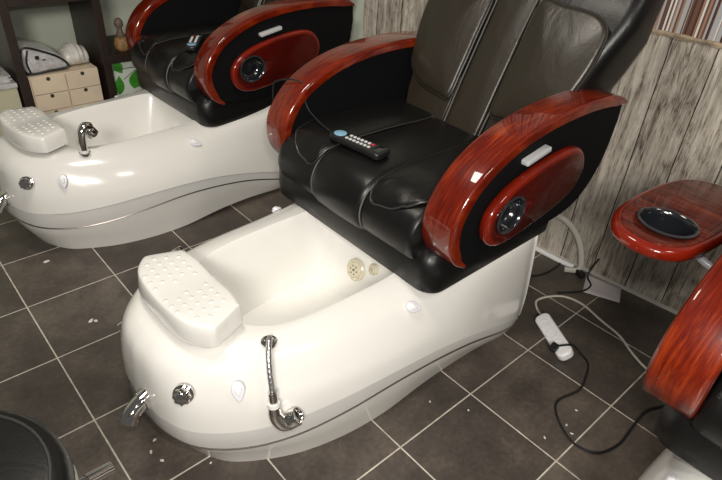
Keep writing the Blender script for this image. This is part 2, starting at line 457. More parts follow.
def bake(o):
    """apply modifiers"""
    dg = bpy.context.evaluated_depsgraph_get(); me = bpy.data.meshes.new_from_object(o.evaluated_get(dg))
    o.modifiers.clear(); o.data = me

def build_tray(parent, Mx, top_mat, cup=(-.135, -.008), cs=1, depth=.0):
    """Mx maps (u, v, h) : h is the outward/up direction"""
    bm = bmesh.new()
    pillow_plate(bm, tray_outline(), 0, .034, Mx, edge=.015, steps=4)
    t = obj('tray', bm, M['redrim'], parent, sharp=60)
    bm = bmesh.new()
    inner = [(x*.92, y*.86) for x, y in tray_outline()]
    pillow_plate(bm, inner, .0335, .0362, Mx, edge=.001, steps=2)
    t2 = obj('tray_top', bm, top_mat, parent, sharp=60)
    Mc = Mx @ Matrix.Translation((cup[0], cup[1], 0)) @ Matrix.Diagonal((cs, cs, 1, 1))
    bm = bmesh.new(); lathe(bm, [(.0575, -.05), (.0575, .08)], Mc, 40)
    cut = obj('cutter', bm, M['darkglass'], parent, smooth=False)
    for q in (t, t2):
        b = q.modifiers.new('hole', 'BOOLEAN'); b.object = cut; b.operation = 'DIFFERENCE'; b.solver = 'EXACT'
    bpy.context.view_layer.update()
    for q in (t, t2): bake(q)
    bpy.data.objects.remove(cut)
    bm = bmesh.new()
    prof = [(.0605, .036), (.0605, .0395), (.057, .041), (.0535, .038), (.0515, .028), (.046, depth+.010), (.036, depth+.003), (.018, depth+.0015), (.004, depth+.001)]
    lathe(bm, prof, Mc, 36, cap0=False)
    obj('cup_holder', bm, M['darkglass'], parent)
    bm = bmesh.new()
    lathe(bm, [(.060, .037), (.0635, .0375), (.0635, .0405), (.059, .0418), (.0575, .0405)], Mc, 36, cap0=False, cap1=False)
    obj('cup_ring', bm, M['ring'], parent)

def make_arm(root, side, tray=None, label=None):
    """side -1 = near (local -y), +1 far"""
    a = obj('armrest', arm_band(side*.428, side*.315), M['red'], root, sharp=50)
    obj('side_panel', arm_panel(side*.415, side*.322), M['velour'], a, smooth=False)
    if tray == 'folded':
        ang = math.radians(10)
        Mx = Matrix.Translation((1.172, side*.418, .686)) @ Matrix(((math.cos(ang), math.sin(ang)*-1, 0, 0), (0, 0, side, 0), (math.sin(ang), math.cos(ang), 0, 0), (0, 0, 0, 1))) @ Matrix.Diagonal((.94, .88, 1, 1))
        build_tray(a, Mx, M['redtray'], (-.145, .008), 1.04)
        bm = bmesh.new()
        Mh = Matrix.Translation((1.150, side*.425, .806)) @ Matrix.Rotation(-ang, 4, 'Y')
        pillow_plate(bm, rrect(-.055, .055, -.012, .022, .006), -.006, .010, Mh, edge=.004, steps=2)
        obj('hinge', bm, M['hinge'], a)
    if tray == 'open':
        Mx = Matrix.Translation((1.262, side*.588, .748)) @ Matrix.Rotation(math.radians(-4), 4, 'Z') @ Matrix.Diagonal((.96, 1.04, 1, 1))
        build_tray(a, Mx, M['walnut'], (-.110, -.012), 1.08, -.03)
        bm = bmesh.new()
        tube(bm, [(1.20, side*.41, .70), (1.20, side*.455, .70), (1.20, side*.50, .715), (1.20, side*.53, .748)], .010, 10)
        lathe(bm, [(.03, 0), (.03, .006), (.012, .012)], orient((1.20, side*.414, .70), (0, side, 0)), 20)
        obj('hinge', bm, M['hinge'], a)
    return a

def seat_parts(root):
    # upholstered base under the seat (skirt)
    bm = bmesh.new()
    def ring(z, gx, gy, sag=0, rake=0):
        pts = rrect(.835-gx, 1.46, -.37-gy, .37+gy, .06, 6)
        out = []
        for x, y in pts:
            zz = z
            if sag and x < 1.0: zz -= sag*max(0, (abs(y)-.25)/.15)
            out.append((x+rake*(1.46-x), y, zz))
        return out
    loft(bm, [ring(.435, -.03, -.03), ring(.425, .0, .005, .012), ring(.435, .008, .012, .012), ring(.47, .012, .014), ring(.52, .012, .010), ring(.56, -.012, -.01)], True, True, True)
    obj('seat_base', bm, M['leather'], root, sharp=60)
    # cushion: cross-section in x-z swept in y with rounded ends
    sec = cr([(.86, .508), (.812, .528), (.795, .585), (.815, .64), (.86, .672), (.95, .685), (1.10, .684), (1.25, .680), (1.42, .675)], 4)
    bm = bmesh.new(); rings = []
    for y, s in ((-.315, .90), (-.308, .965), (-.29, 1), (-.15, 1.01), (0, 1.015), (.15, 1.01), (.29, 1), (.308, .965), (.315, .90)):
        cx, cz = 1.15, .57
        r = [(cx+(x-cx)*(1-(1-s)*.25), y, cz+(z-cz)*s if z > cz else z) for x, z in sec]
        r += [(1.42, y, .53)]
        rings.append(r)
    loft(bm, rings, True, True, True)
    cush = obj('seat_cushion', bm, M['leather'], root, sharp=50)
    def top(x): # cushion top height at x
        return lerp_tab([(.795, .585), (.812, .63), (.83, .655), (.86, .676), (.95, .687), (1.10, .687), (1.42, .679)], x)
    # raised side pads with rounded front corners
    for s in (-1, 1):
        o = [(1.38, .125), (1.38, .292), (1.05, .298), (.95, .304), (.872, .292), (.828, .245), (.812, .185), (.814, .132), (.88, .118), (1.1, .116)]
        o = cr([(x, s*y) for x, y in o], 4, True)
        bm = bmesh.new()
        pillow_plate(bm, o, 0, .016, Matrix.Identity(4), edge=.008, steps=3, dome=.010)
        for v in bm.verts: v.co.z += top(v.co.x)
        obj('seat_pad', bm, M['leather'], cush, sharp=60)
        bm = bmesh.new()
        oo = [(x, y, top(x)+.010) for x, y in o]
        tube(bm, oo+[oo[0]], .0028, 6, smooth_path=False)
        obj('piping', bm, M['piping'], cush)
    # centre strip running over the front roll
    bm = bmesh.new(); path = [p for p in sec if p[0] < 1.42]
    rings = []
    for i, (x, z) in enumerate(path):
        a = path[max(i-1, 0)]; b = path[min(i+1, len(path)-1)]
        t = Vector((b[0]-a[0], b[1]-a[1])).normalized(); nn = Vector((-t.y, t.x))
        rr = []
        for y, h in ((-.116, -.004), (-.111, .006), (-.095, .011), (0, .014), (.095, .011), (.111, .006), (.116, -.004)):
            rr.append((x+nn.x*h, y, z*1.0+nn.y*h+.003))
        rings.append(rr)
    loft(bm, rings, False)
    obj('centre_strip', bm, M['leather'], cush, sharp=60)
    bm = bmesh.new()
    for s in (-1, 1):
        tube(bm, [(x-.004 if x < .83 else x, s*.115, z+.003) for x, z in path], .0026, 6, smooth_path=False)
    obj('stitching', bm, M['stitch'], cush)

def backrest(root, xmax=1.925):
    # local frame: origin at seat/back junction; u = along the reclined back (up), y across, d = out of the front
    rec = math.radians(26); O = Vector((1.335, -.015, .655))
    U = Vector((math.sin(rec), 0, math.cos(rec))); D = Vector((-math.cos(rec), 0, math.sin(rec)))
    def P(u, y, d): return O+U*u+Vector((0, y, 0))+D*d   # slightly off centre, as it sits in the photo
    # thick body with rounded sides
    bm = bmesh.new(); rings = []
    hw = [(0, .28), (.1, .295), (.2, .308), (.32, .338), (.5, .388), (.66, .39)]
    for u in [0, .04, .1, .2, .3, .4, .5, .58, .64, .66]:
        w = lerp_tab(hw, u); back = -lerp_tab([(0, .12), (.2, .19), (.35, .225), (.66, .16)], u)
        front = 0 if u < .6 else -.03*(u-.6)/.06
        sec = []
        r = .045
        for cy, cd, a0 in ((w-r, front-r, 0), (-w+r, front-r, PI/2)):
            for k in range(5):
                a = a0+PI/2*k/4; sec.append((cy+r*math.cos(a), cd+r*math.sin(a)))
        r2 = .06
        for cy, cd, a0 in ((-w+r2, back+r2, PI), (w-r2, back+r2, 1.5*PI)):
            for k in range(4):
                a = a0+PI/2*k/3; sec.append((cy+r2*math.cos(a), cd+r2*math.sin(a)))
        rings.append([P(u, y, d) for y, d in sec])
    loft(bm, rings, True, True, True)
    for v in bm.verts:
        v.co.x = min(v.co.x, xmax)
    back = obj('backrest', bm, M['leather'], root, sharp=50)
    # central and shoulder fields of the cover
    Mx = Matrix(((U.x, 0, D.x, O.x), (0, 1, 0, O.y), (U.z, 0, D.z, O.z), (0, 0, 0, 1)))
    bm = bmesh.new()
    o = cr([(.0, -.066), (.0, 0), (.0, .066), (.2, .070), (.4, .070), (.62, .070), (.65, 0), (.62, -.070), (.4, -.070), (.2, -.070)], 4, True)
    pillow_plate(bm, o, -.01, .016, Mx, edge=.010, steps=3, dome=.008)
    obj('back_panel', bm, M['leather_back'], back, sharp=60)
    bm = bmesh.new()
    for s in (-1, 1):
        tube(bm, [P(u, s*(lerp_tab([(0, .076), (.2, .080), (.4, .080), (.62, .078)], u)), .006) for u in (0, .1, .2, .3, .4, .5, .62)], .003, 6)
    obj('stitching', bm, M['stitch'], back)
    for s in (-1, 1):
        # lower side field
        bm = bmesh.new()
        o = [(.01, s*.086), (.01, s*.26), (.10, s*.29), (.2, s*.30), (.2, s*.086)]
        pillow_plate(bm, o, -.01, .008, Mx, edge=.008, steps=3)
        obj('lower_side_panel', bm, M['leather_back'], back, sharp=60)
        # upper wrap pad with rounded lower corner
        bm = bmesh.new()
        o = cr([(.120, s*.092), (.118, s*.15), (.132, s*.235), (.18, s*.300), (.25, s*.322), (.36, s*.342), (.46, s*.335), (.50, s*.28), (.505, s*.18), (.50, s*.092), (.35, s*.086), (.22, s*.086)], 4, True)
        pillow_plate(bm, o, 0, .034, Mx, edge=.014, steps=4, dome=.016)
        obj('shoulder_pad', bm, M['leather_back'], back, sharp=60)
        bm = bmesh.new()
        oo = [Mx @ Vector((x, y, .022)) for x, y in o]
        # piping runs just outside the pad edge
        tube(bm, oo+[oo[0]], .003, 6, smooth_path=False)
        obj('piping', bm, M['piping'], back)

def jet(root, pos, d, r):
    bm = bmesh.new(); Mx = orient(pos, d)
    lathe(bm, [(r, -.004), (r, .005), (r*.9, .009), (r*.72, .006), (r*.66, .010), (r*.4, .013), (r*.1, .012)], Mx, 28)
    for k in range(8):
        a = 2*PI*k/8
        lathe(bm, [(r*.09, .004), (r*.07, .012)], Mx @ Matrix.Translation((r*.79*math.cos(a), r*.79*math.sin(a), 0)), 8)
    j = obj('water_jet', bm, M['jet'], root)
    bm = bmesh.new()
    for k in range(6):
        a = 2*PI*k/6
        lathe(bm, [(r*.1, .010), (r*.08, .0135)], Mx @ Matrix.Translation((r*.38*math.cos(a), r*.38*math.sin(a), 0)), 8)
    lathe(bm, [(r*.12, .012), (r*.1, .0145)], Mx, 10)
    obj('nozzle', bm, M['jetdark'], j)

def foot_rest(root, Mx=None):
    Mx = Mx or Matrix.Identity(4)
    half = [(.181, .085), (.194, .138), (.219, .176), (.240, .193), (.263, .190), (.332, .162), (.347, .148), (.356, .09), (.357, .045)]
    out = cr([(.178, 0)]+half+[(.357, 0)]+[(x, -y) for x, y in half[::-1]], 4, True)
    bm = bmesh.new()
    n = len(out); c = Vector((.262, 0))
    P = [Vector(p) for p in out]
    A = sum(P[i].x*P[(i+1) % n].y-P[(i+1) % n].x*P[i].y for i in range(n))
    N = []
    for i in range(n):
        t = (P[(i+1) % n]-P[i-1]).normalized(); nn = Vector((t.y, -t.x))
        if A < 0: nn = -nn
        N.append(nn)
    def top(x, y): return .510+.0025*math.cos(2*PI*(y)/.21+PI)-.10*(.26-x)*.0 - .55*max(0, .0)
    rings = []
    for ins, h in ((.030, -.008), (.012, -.008), (.002, -.005), (0, .006), (.004, .030)):
        rings.append([Mx @ Vector((p.x-q.x*ins, p.y-q.y*ins, 0.451+h)) for p, q in zip(P, N)])
    for ins, dh in ((.006, -.007), (.010, -.002), (.017, .0)):
        rings.append([Mx @ Vector((p.x-q.x*ins, p.y-q.y*ins, top(p.x, p.y)+dh)) for p, q in zip(P, N)])
    base = [(p.x-q.x*.017, p.y-q.y*.017) for p, q in zip(P, N)]
    for s in (.85, .7, .5, .3, .12):
        rings.append([Mx @ Vector((c.x+(x-c.x)*s, y*s, top(0, y*s))) for x, y in base])
    loft(bm, rings, True, True, True)
    # nubs for the soles
    for s in (-1, 1):
        for ix, x in enumerate((.20, .228, .256, .284, .312)):
            for iy, y in enumerate((.030, .060, .090, .120, .150)):
                yy = y+(.016 if ix % 2 else 0)
                if x < .215 and yy > .10: continue
                if x > .30 and yy > .13: continue
                if x > .27 and yy > .150: continue
                if yy > .155: continue
                h = top(x, yy)
                lathe(bm, [(.0082, -.002), (.0066, .0008), (.0040, .0018), (.0008, .0022)], Mx @ Matrix.Translation((x, s*yy, h)), 10, cap0=False)
    fr = obj('foot_rest', bm, M['tub'], root, sharp=50)
    bm = bmesh.new()
    bx(bm, .21, .30, -.05, .05, .418, .428)
    lathe(bm, [(.016, .42), (.016, .468)], Matrix.Translation((.25, 0, 0)), 14)
    obj('foot_rest_bracket', bm, M['chrome'], fr, bevel=.003)

def knob(root):
    p = Vector((.139, -.198, .352)); d = Vector((-.62, -.70, .36)).normalized()
    Mx = orient(p-d*.008, d); bm = bmesh.new()
    n = 48; rings = []
    for r, h in ((.026, 0), (.026, .006), (.021, .008), (.0215, .020), (.018, .024), (.013, .023), (.011, .026), (.003, .027)):
        ring = []
        for k in range(n):
            a = 2*PI*k/n; rr = r*(1+(.07*math.cos(8*a) if .006 < h < .024 and r > .017 else 0))
            ring.append(Mx @ Vector((rr*math.cos(a), rr*math.sin(a), h)))
        rings.append(ring)
    loft(bm, rings, True, True, True)
    k_ = obj('control_knob', bm, M['chrome'], root)

def clip(root, p, d, up, name='accent_light'):
    """small pointed oval shell button, raised"""
    d = Vector(d).normalized(); up = Vector(up); up = (up-d*up.dot(d)).normalized(); s = up.cross(d)
    Mx = Matrix(((s.x, up.x, d.x, p[0]), (s.y, up.y, d.y, p[1]), (s.z, up.z, d.z, p[2]), (0, 0, 0, 1)))
    o = cr([(0, -.028), (.010, -.016), (.0165, .002), (.014, .018), (.006, .026), (-.006, .026), (-.014, .018), (-.0165, .002), (-.010, -.016)], 4, True)
    bm = bmesh.new(); pillow_plate(bm, o, -.006, .005, Mx, edge=.004, steps=3)
    a = obj(name, bm, M['clip'], root)
    o2 = [(x*.6, y*.62+.006) for x, y in o]
    bm = bmesh.new(); pillow_plate(bm, o2, .003, .010, Mx, edge=.004, steps=3, dome=.002)
    obj('lens', bm, M['white'], a)

def spout(root):
    # chrome drain elbow at the nose
    bm = bmesh.new()
    tube(bm, [(.12, -.044, .245), (.078, -.056, .241), (.050, -.064, .228), (.034, -.070, .208)], lambda t: .023+.001*t, 18)
    tube(bm, [(.115, -.046, .245), (.078, -.057, .241)], .028, 18, smooth_path=False)
    obj('drain_elbow', bm, M['chrome'], root)
    bm = bmesh.new()
    tube(bm, [(.21, .18, .280), (.160, .208, .278), (.142, .214, .272)], .015, 16)
    tube(bm, [(.21, .18, .280), (.160, .207, .276)], .020, 16, smooth_path=False)
    obj('drain_valve', bm, M['chrome'], root)
    # small chrome valve on the far shoulder, beyond the foot rest
    bm = bmesh.new()
    lathe(bm, [(.020, 0), (.020, .008), (.014, .012), (.014, .022), (.019, .026), (.019, .036), (.012, .040)], orient((.375, .242, .405), (-.2, .6, .75)), 20)
    tube(bm, [(.385, .242, .425), (.35, .244, .437), (.335, .240, .432)], .009, 12)
    obj('mixer_valve', bm, M['chrome'], root)

def shower(root, mode):
    fx, fy, fz = .364, -.242, .420
    bm = bmesh.new()
    lathe(bm, [(.020, -.006), (.022, .002), (.021, .007), (.014, .009), (.011, .006), (.009, .001)], Matrix.Translation((fx, fy, fz+.004)), 28)
    e = obj('shower_socket', bm, M['chrome'], root)
    # moulded collar around it
    if mode == 'hanging':
        # hose rises, bends over the rim and hangs on the outside of the tub
        hose = [(fx, fy, fz), (fx, fy-.004, fz+.022), (fx-.012, fy-.020, fz+.030), (fx-.030, fy-.042, fz+.016), (fx-.044, fy-.066, fz-.022), (fx-.052, fy-.086, fz-.066)]
        bm = bmesh.new()
        path = cr(hose, 14); N = len(path)
        tube(bm, path, lambda t: .0074+.0005*math.sin(t*N*1.6), 12, smooth_path=False)
        obj('shower_hose', bm, M['steel'], root)
        p = Vector(hose[-1]); dn = Vector((-.05, -.20, -.97)).normalized()
        sx = Vector((.95, -.30, 0)).normalized()
        bm = bmesh.new()
        tube(bm, [p, p+dn*.035], .0115, 16, smooth_path=False)
        q = p+dn*.042
        a = [q, q+dn*.025, q+dn*.046+sx*.006, q+dn*.064+sx*.020, q+dn*.060+sx*.036]
        tube(bm, a, lambda t: .0160+.006*t, 18)
        end = a[-1]; f = (sx*.62+Vector((0, -.35, .70))).normalized()
        lathe(bm, [(.019, -.030), (.024, -.02), (.024, .012), (.021, .018), (.018, .016), (.016, .010), (.004, .009)], orient(end+f*.012+sx*.0, f), 24)
        h = obj('shower_head', bm, M['chrome'], root)
        bm = bmesh.new(); tube(bm, [p+dn*.033, p+dn*.044], .0165, 18, smooth_path=False)
        obj('washer', bm, M['whiteband'], h)
    else:
        bm = bmesh.new()
        a = [(fx, fy, fz+.018), (fx, fy, fz+.05), (fx+.004, fy+.002, fz+.085), (fx+.022, fy+.008, fz+.108), (fx+.045, fy+.016, fz+.100)]
        tube(bm, a, lambda t: .0145+.005*t, 18)
        lathe(bm, [(.019, -.02), (.023, -.01), (.023, .014), (.019, .02), (.004, .016)], orient((fx+.045, fy+.012, fz+.080), (.55, -.2, -.8)), 24)
        h = obj('shower_head', bm, M['chrome'], root)
        bm = bmesh.new(); lathe(bm, [(.018, .010), (.018, .020)], Matrix.Translation((fx, fy, fz)), 20)
        obj('washer', bm, M['whiteband'], h)

def station(loc, rz, label, shower_mode='hanging', near='folded', far=None, arms=(-1, 1), chair=(0, 0, 0, 1, 1), xmax=1.925, seat_dx=0):
    root = empty('pedicure_chair', loc, rz)
    tag(root, label, 'pedicure chair', 'spa pedicure chairs along the plank wall')
    t = obj('foot_bath', basin_mesh(), [M['tub'], M['cream'], M['strip']], root, sharp=32)
    # thin dark-silver line along the seam
    bm = bmesh.new(); r = level('T')
    tube(bm, [(x-.0015*(1 if x < .3 else 0), y*1.003, z) for x, y, z in r]+[r[0]], .0032, 6, smooth_path=False)
    obj('trim_strip', bm, M['trim'], t)
    jet(t, (.886, .000, .275), (-1, 0, .30), .040)
    jet(t, (.898, -.075, .315), (-1, .12, .28), .020)
    foot_rest(root); knob(root); spout(root); shower(root, shower_mode)
    clip(root, (.247, -.276, .356), (-.45, -.80, .38), (0, .15, 1))
    clip(root, (.800, -.345, .382), (0, -.75, .66), (-.75, .35, .40))
    clip(root, (.800, .345, .382), (0, .75, .66), (-.75, -.35, .40))
    before = set(root.children)
    seat_parts(root); backrest(root, xmax)
    for s in arms: make_arm(root, s, near if s < 0 else far)
    # the seat sits on the bath with a little play of its own
    dx, dy, ro, sy, sx = chair
    px = .9
    Mr = Matrix.Translation((px+dx, dy, 0)) @ Matrix.Rotation(ro, 4, 'Z') @ Matrix.Diagonal((sx, sy, 1, 1)) @ Matrix.Translation((-px, 0, 0))
    for c in C.objects:
        if c.parent == root and c not in before:
            c.matrix_basis = Matrix.Translation((seat_dx if c.name.startswith('seat') else 0, 0, 0)) @ Mr
    return root

S1 = station((0, -.842, 0), math.radians(.5), 'middle pedicure chair with white tub, black leather seat and chrome shower head hanging outside', chair=(0, .0165, math.radians(-1), 1.035, 1))
S2 = station((.007, .462, 0), math.radians(5), 'pedicure chair at upper left in front of the dark shelf, shower head upright on rim', 'upright', chair=(.064, .011, math.radians(-3.5), .893, 1.055), xmax=1.66)
S3 = station((.035, -2.275, 0), 0, 'pedicure chair cut off at lower right corner with its wooden tray swung out flat', 'upright', None, 'open', chair=(-.055, .05, 0, 1, 1), seat_dx=.055)

# ------------------------------------------------------------------ remote controls
def remote(loc, rz, tilt, label, cord_pts):
    root = empty('remote_control', loc, rz); root.rotation_euler = (tilt[0], tilt[1], rz)
    root.scale = (1.12, 1.1, 1)
    tag(root, label, 'remote control', 'massage remote controls on the seats')
    bm = bmesh.new()
    pillow_plate(bm, cr([(-.095, -.022), (-.105, 0), (-.095, .022), (-.05, .025), (.05, .028), (.088, .030), (.094, 0), (.088, -.030), (.05, -.028), (-.05, -.025)], 3, True), 0, .022, edge=.006, steps=3)
    body = obj('body', bm, M['blackplastic'], root, sharp=60)
    bm = bmesh.new(); pillow_plate(bm, [(-.072+.019*math.cos(a), .019*math.sin(a)) for a in [2*PI*k/28 for k in range(28)]], .021, .0245, edge=.0015, steps=2)
    obj('dial', bm, M['blue'], root)
    for i in range(7):
        for j in range(2):
            bm = bmesh.new(); x = -.038+i*.0135; y = -.010+j*.020
            pillow_plate(bm, rrect(x-.0042, x+.0042, y-.0048, y+.0048, .002, 3), .021, .025, edge=.001, steps=2)
            obj('button', bm, M['redbtn'] if (i == 6 and j == 1) else M['button'], root)
    bm = bmesh.new(); pillow_plate(bm, rrect(.058, .085, -.022, .022, .003, 3), .021, .0232, edge=.0008, steps=2)
    obj('screen', bm, M['darkglass'], root)
    if cord_pts:
        bm = bmesh.new()
        iv = (Matrix.Translation(Vector(loc)) @ root.rotation_euler.to_matrix().to_4x4()).inverted()
        tube(bm, [iv @ Vector(p) for p in cord_pts], .0024, 7)
        obj('cord', bm, M['blackcable'], root)
    return root

remote((.920, -.775, .705), math.radians(-83), (0, 0), 'black remote control with blue dial lying on the middle chair seat',
       [(.915, -.665, .712), (.918, -.60, .722), (.925, -.535, .742), (.93, -.508, .775), (.935, -.497, .815), (.925, -.46, .822), (.905, -.40, .803), (.90, -.385, .78), (.90, -.385, .70), (.93, -.385, .58)])
remote((1.03, .50, .705), math.radians(55), (0, 0), 'remote control lying on the seat of the upper left pedicure chair', None)

# ------------------------------------------------------------------ room
bm = bmesh.new(); bx(bm, -2.2, 2.3, -3.4, 1.75, -.06, 0)
struct(obj('floor', bm, M['floor'], None, smooth=False))
# back wall: passes (1.927,-.934) ; direction almost +y ; object x runs along the wall
wdir = Vector((.0897, -.996, 0)).normalized()
wang = math.atan2(wdir.y, wdir.x)
W0 = Vector((1.927, -.934, 0))
def wall_piece(name, s0, s1, z0, z1, d0, d1, m):
    """s along the wall from W0 (towards the camera side), d = depth: + goes behind the wall face"""
    bm = bmesh.new(); bx(bm, s0, s1, d0, d1, z0, z1)
    o = obj(name, bm, m, None, smooth=False); o.location = W0; o.rotation_euler = (0, 0, wang); return o
# local +y of this frame = rot90 of wdir = behind the wall
struct(wall_piece('wall_back', -2.9, 2.6, 0, 2.5, .012, .10, M['green_wall']))
struct(wall_piece('trim_1', -1.165, 2.6, 0, 1.02, 0, .012, M['plankwall']))
struct(wall_piece('trim_2', -.6, 2.6, 1.02, 2.45, .002, .012, M['stripes']))
# ragged top border of the planks
bm = bmesh.new(); rings = []
for i in range(150):
    s = -1.165+i*.0251; h = .012+.006*random.random(); j = 1.018+.004*random.random()
    rings.append([(s, -.006, j-h*.6), (s, -.008, j), (s, -.003, j+h*.5), (s, .012, j+h*.5), (s, .012, j-h*.6)])
loft(bm, rings, True, True, True)
o = obj('trim_3', bm, M['ragged'], None); o.location = W0; o.rotation_euler = (0, 0, wang); struct(o)
struct(wall_piece('baseboard_back', -1.165, 2.6, 0, .012, -.010, .0, M['baseboard']))
bm = bmesh.new(); bx(bm, -2.2, 2.3, 1.52, 1.62, 0, 2.5)
struct(obj('wall_left', bm, M['green_wall'], None, smooth=False))

# ------------------------------------------------------------------ shelf at the left wall
SY = 1.10
shelf = empty('shelf_unit', (.62, 1.30, 0)); tag(shelf, 'dark brown open shelf against the pale green wall behind the upper left chair', 'shelf')
def sbox(name, x0, x1, y0, y1, z0, z1, m, parent, bev=.002):
    bm = bmesh.new(); bx(bm, x0-.62, x1-.62, y0-1.30, y1-1.30, z0, z1); return obj(name, bm, m, parent, smooth=False, bevel=bev)
for x in (.395, .808, 1.22): sbox('upright', x, x+.04, SY, SY+.38, 0, 1.45, M['darkwood'], shelf)
for x0, x1, z in ((.435, .808, .805), (.848, 1.22, .485), (.435, .808, .08), (.848, 1.22, .08), (.848, 1.22, 1.0), (.435, .808, 1.2)):
    sbox('shelf_board', x0, x1, SY, SY+.38, z, z+.04, M['darkwood'], shelf)
# the birch drawer chest in the shelf: 2 columns
chest = empty('drawer_chest', (.62, 1.30, .12)); tag(chest, 'pale birch mini chest of small drawers standing inside the dark shelf', 'drawer chest')
def cbox(name, x0, x1, y0, y1, z0, z1, m, parent, bev=.0015):
    bm = bmesh.new(); bx(bm, x0-.62, x1-.62, y0-1.30, y1-1.30, z0-.12, z1-.12); return obj(name, bm, m, parent, smooth=False, bevel=bev)
cbox('case', .446, .780, SY+.03, SY+.34, .12, .470, M['birch'], chest)
for c_ in range(2):
    for r_ in range(4):
        x0 = .449+c_*.166; z1 = .466-r_*.0870
        d = cbox('drawer', x0+.0015, x0+.1625, SY+.018, SY+.032, z1-.0835, z1, M['birch'], chest, .002)
        bm = bmesh.new()
        lathe(bm, [(.0095, 0), (.0095, .002)], orient((x0+.082-.62, SY+.0175-1.30, z1-.0100-.12), (0, -1, 0)), 18)
        obj('finger_hole', bm, M['twig'], d)
# packages on the chest
def blob(name, out, y0, y1, m, label, cat, wob=.004, edge=.02):
    """outline in x-z, extruded in y with round edges"""
    bm = bmesh.new()
    Mx = Matrix(((1, 0, 0, 0), (0, 0, -1, 0), (0, 1, 0, 0), (0, 0, 0, 1)))
    pillow_plate(bm, cr(out, 4, True), -y1, -y0, Mx, edge=edge, steps=4, dome=.006)
    for v in bm.verts:
        v.co += Vector((random.uniform(-wob, wob), random.uniform(-wob, wob)*.6, random.uniform(-wob, wob)*.4))
    o = obj(name, bm, m, None, sharp=80); 
    if label: tag(o, label, cat)
    return o
pk = empty('wrapped_package', (.53, 1.28, .472)); tag(pk, 'oval black-edged package in clear plastic on the birch chest', 'package')
def sub(name, bm, m, **k):
    for v in bm.verts: v.co -= Vector((.53, 1.28, .494))   # modelled at chest-top height
    return obj(name, bm, m, pk, **k)
MX = Matrix(((1, 0, 0, 0), (0, 0, -1, 0), (0, 1, 0, 0), (0, 0, 0, 1)))
bm = bmesh.new(); pillow_plate(bm, cr([(.45, .50), (.445, .60), (.47, .632), (.52, .618), (.60, .585), (.645, .545), (.65, .505), (.56, .497)], 4, True), -1.40, -1.16, MX, edge=.02, dome=.004)
sub('package_body', bm, M['greybox'], sharp=80)
ol = cr([(.452, .505), (.446, .60), (.468, .628), (.52, .612), (.60, .572), (.642, .535), (.643, .508), (.56, .503)], 4, True)
bm = bmesh.new(); tube(bm, [(x, 1.158, z) for x, z in ol]+[(ol[0][0], 1.158, ol[0][1])], .0055, 8, smooth_path=False)
tube(bm, [(.470, 1.156, .505), (.462, 1.154, .56), (.478, 1.155, .615)], .0045, 8)
sub('black_edge', bm, M['blackplastic'])
bm = bmesh.new()
bx(bm, .505, .522, 1.150, 1.158, .568, .584); bx(bm, .535, .550, 1.150, 1.158, .560, .564)
sub('printed_mark', bm, M['blackplastic'], smooth=False)
def cloth_roll():
    bm = bmesh.new(); rings = []
    for i in range(14):
        t = i/13; x = .648+.118*t; r = .030+.024*math.sin(PI*(.12+.78*t))+.0030*math.sin(i*2.2)
        rings.append([(x+random.uniform(-.002, .002), 1.235+r*1.5*math.cos(a)+random.uniform(-.002, .002), .472+r*1.02+r*math.sin(a)) for a in [2*PI*k/20 for k in range(20)]])
    loft(bm, rings, True, True, True)
    return bm
tag(obj('wrapped_towel', cloth_roll(), M['whitewrap'], None, sharp=80), 'white bundled towels in clear wrap on the birch chest, right of the package', 'towel bundle')
# white lumpy cloth on upper board
tag(blob('white_cloth', [(.455, .846), (.50, .85), (.56, .846), (.57, .87), (.54, .90), (.48, .905), (.452, .88)], SY-.005, SY+.16, M['whitewrap'], None, None, .008), 'crumpled white cloth on the top shelf board at upper left', 'cloth')
# ornament on right board
orn = empty('wicker_ornament', (.945, 1.17, .525)); tag(orn, 'small tan wicker ornament standing on the right shelf board', 'ornament')
bm = bmesh.new(); lathe(bm, [(.026, .0), (.040, .015), (.042, .04), (.034, .065), (.026, .07)], None, 20); obj('basket', bm, M['wicker'], orn)
bm = bmesh.new(); lathe(bm, [(.016, .065), (.021, .085), (.015, .10), (.012, .115), (.022, .13), (.022, .15), (.012, .165), (.003, .168)], None, 14); obj('figure', bm, M['brownstone'], orn)
# leaf picture panel beneath the right board
lp = empty('leaf_panel', (1.03, 1.14, .12)); tag(lp, 'pale panel printed with green leaves in the shelf beneath the right board', 'panel')
bm = bmesh.new(); bx(bm, -.178, .188, 0, .012, 0, .360); obj('board', bm, M['leafpale'], lp, smooth=False)
def leaf(bm, cx, cz, L, w, ang, y):
    n = 9; vs = []
    for i in range(n+1):
        t = i/n; h = w*math.sin(PI*t**.8)*.5
        vs.append((t*L, h))
    for i in range(n-1, 0, -1):
        t = i/n; vs.append((t*L, -w*math.sin(PI*t**.8)*.5))
    ca, sa = math.cos(ang), math.sin(ang)
    a = [bm.verts.new((cx+x*ca-z*sa, y, cz+x*sa+z*ca)) for x, z in vs]; b = [bm.verts.new((v.co.x, y-.0015, v.co.z)) for v in a]
    bm.faces.new(b)
    for i in range(len(a)): bm.faces.new((a[i], a[(i+1) % len(a)], b[(i+1) % len(a)], b[i]))
for cx, cz, L, w, ang in ((-.155, .36, .075, .05, -1.1), (-.155, .18, .105, .055, 1.45), (-.07, .20, .11, .075, 1.25), (-.015, .24, .09, .055, .75), (.02, .22, .09, .06, .15), (.10, .30, .08, .05, .9), (-.10, .07, .10, .05, 1.0), (.06, .12, .1, .05, .6)):
    bm = bmesh.new(); leaf(bm, cx, cz, L, w, ang, -.0005); obj('leaf', bm, M['leafgreen'], lp, smooth=False)
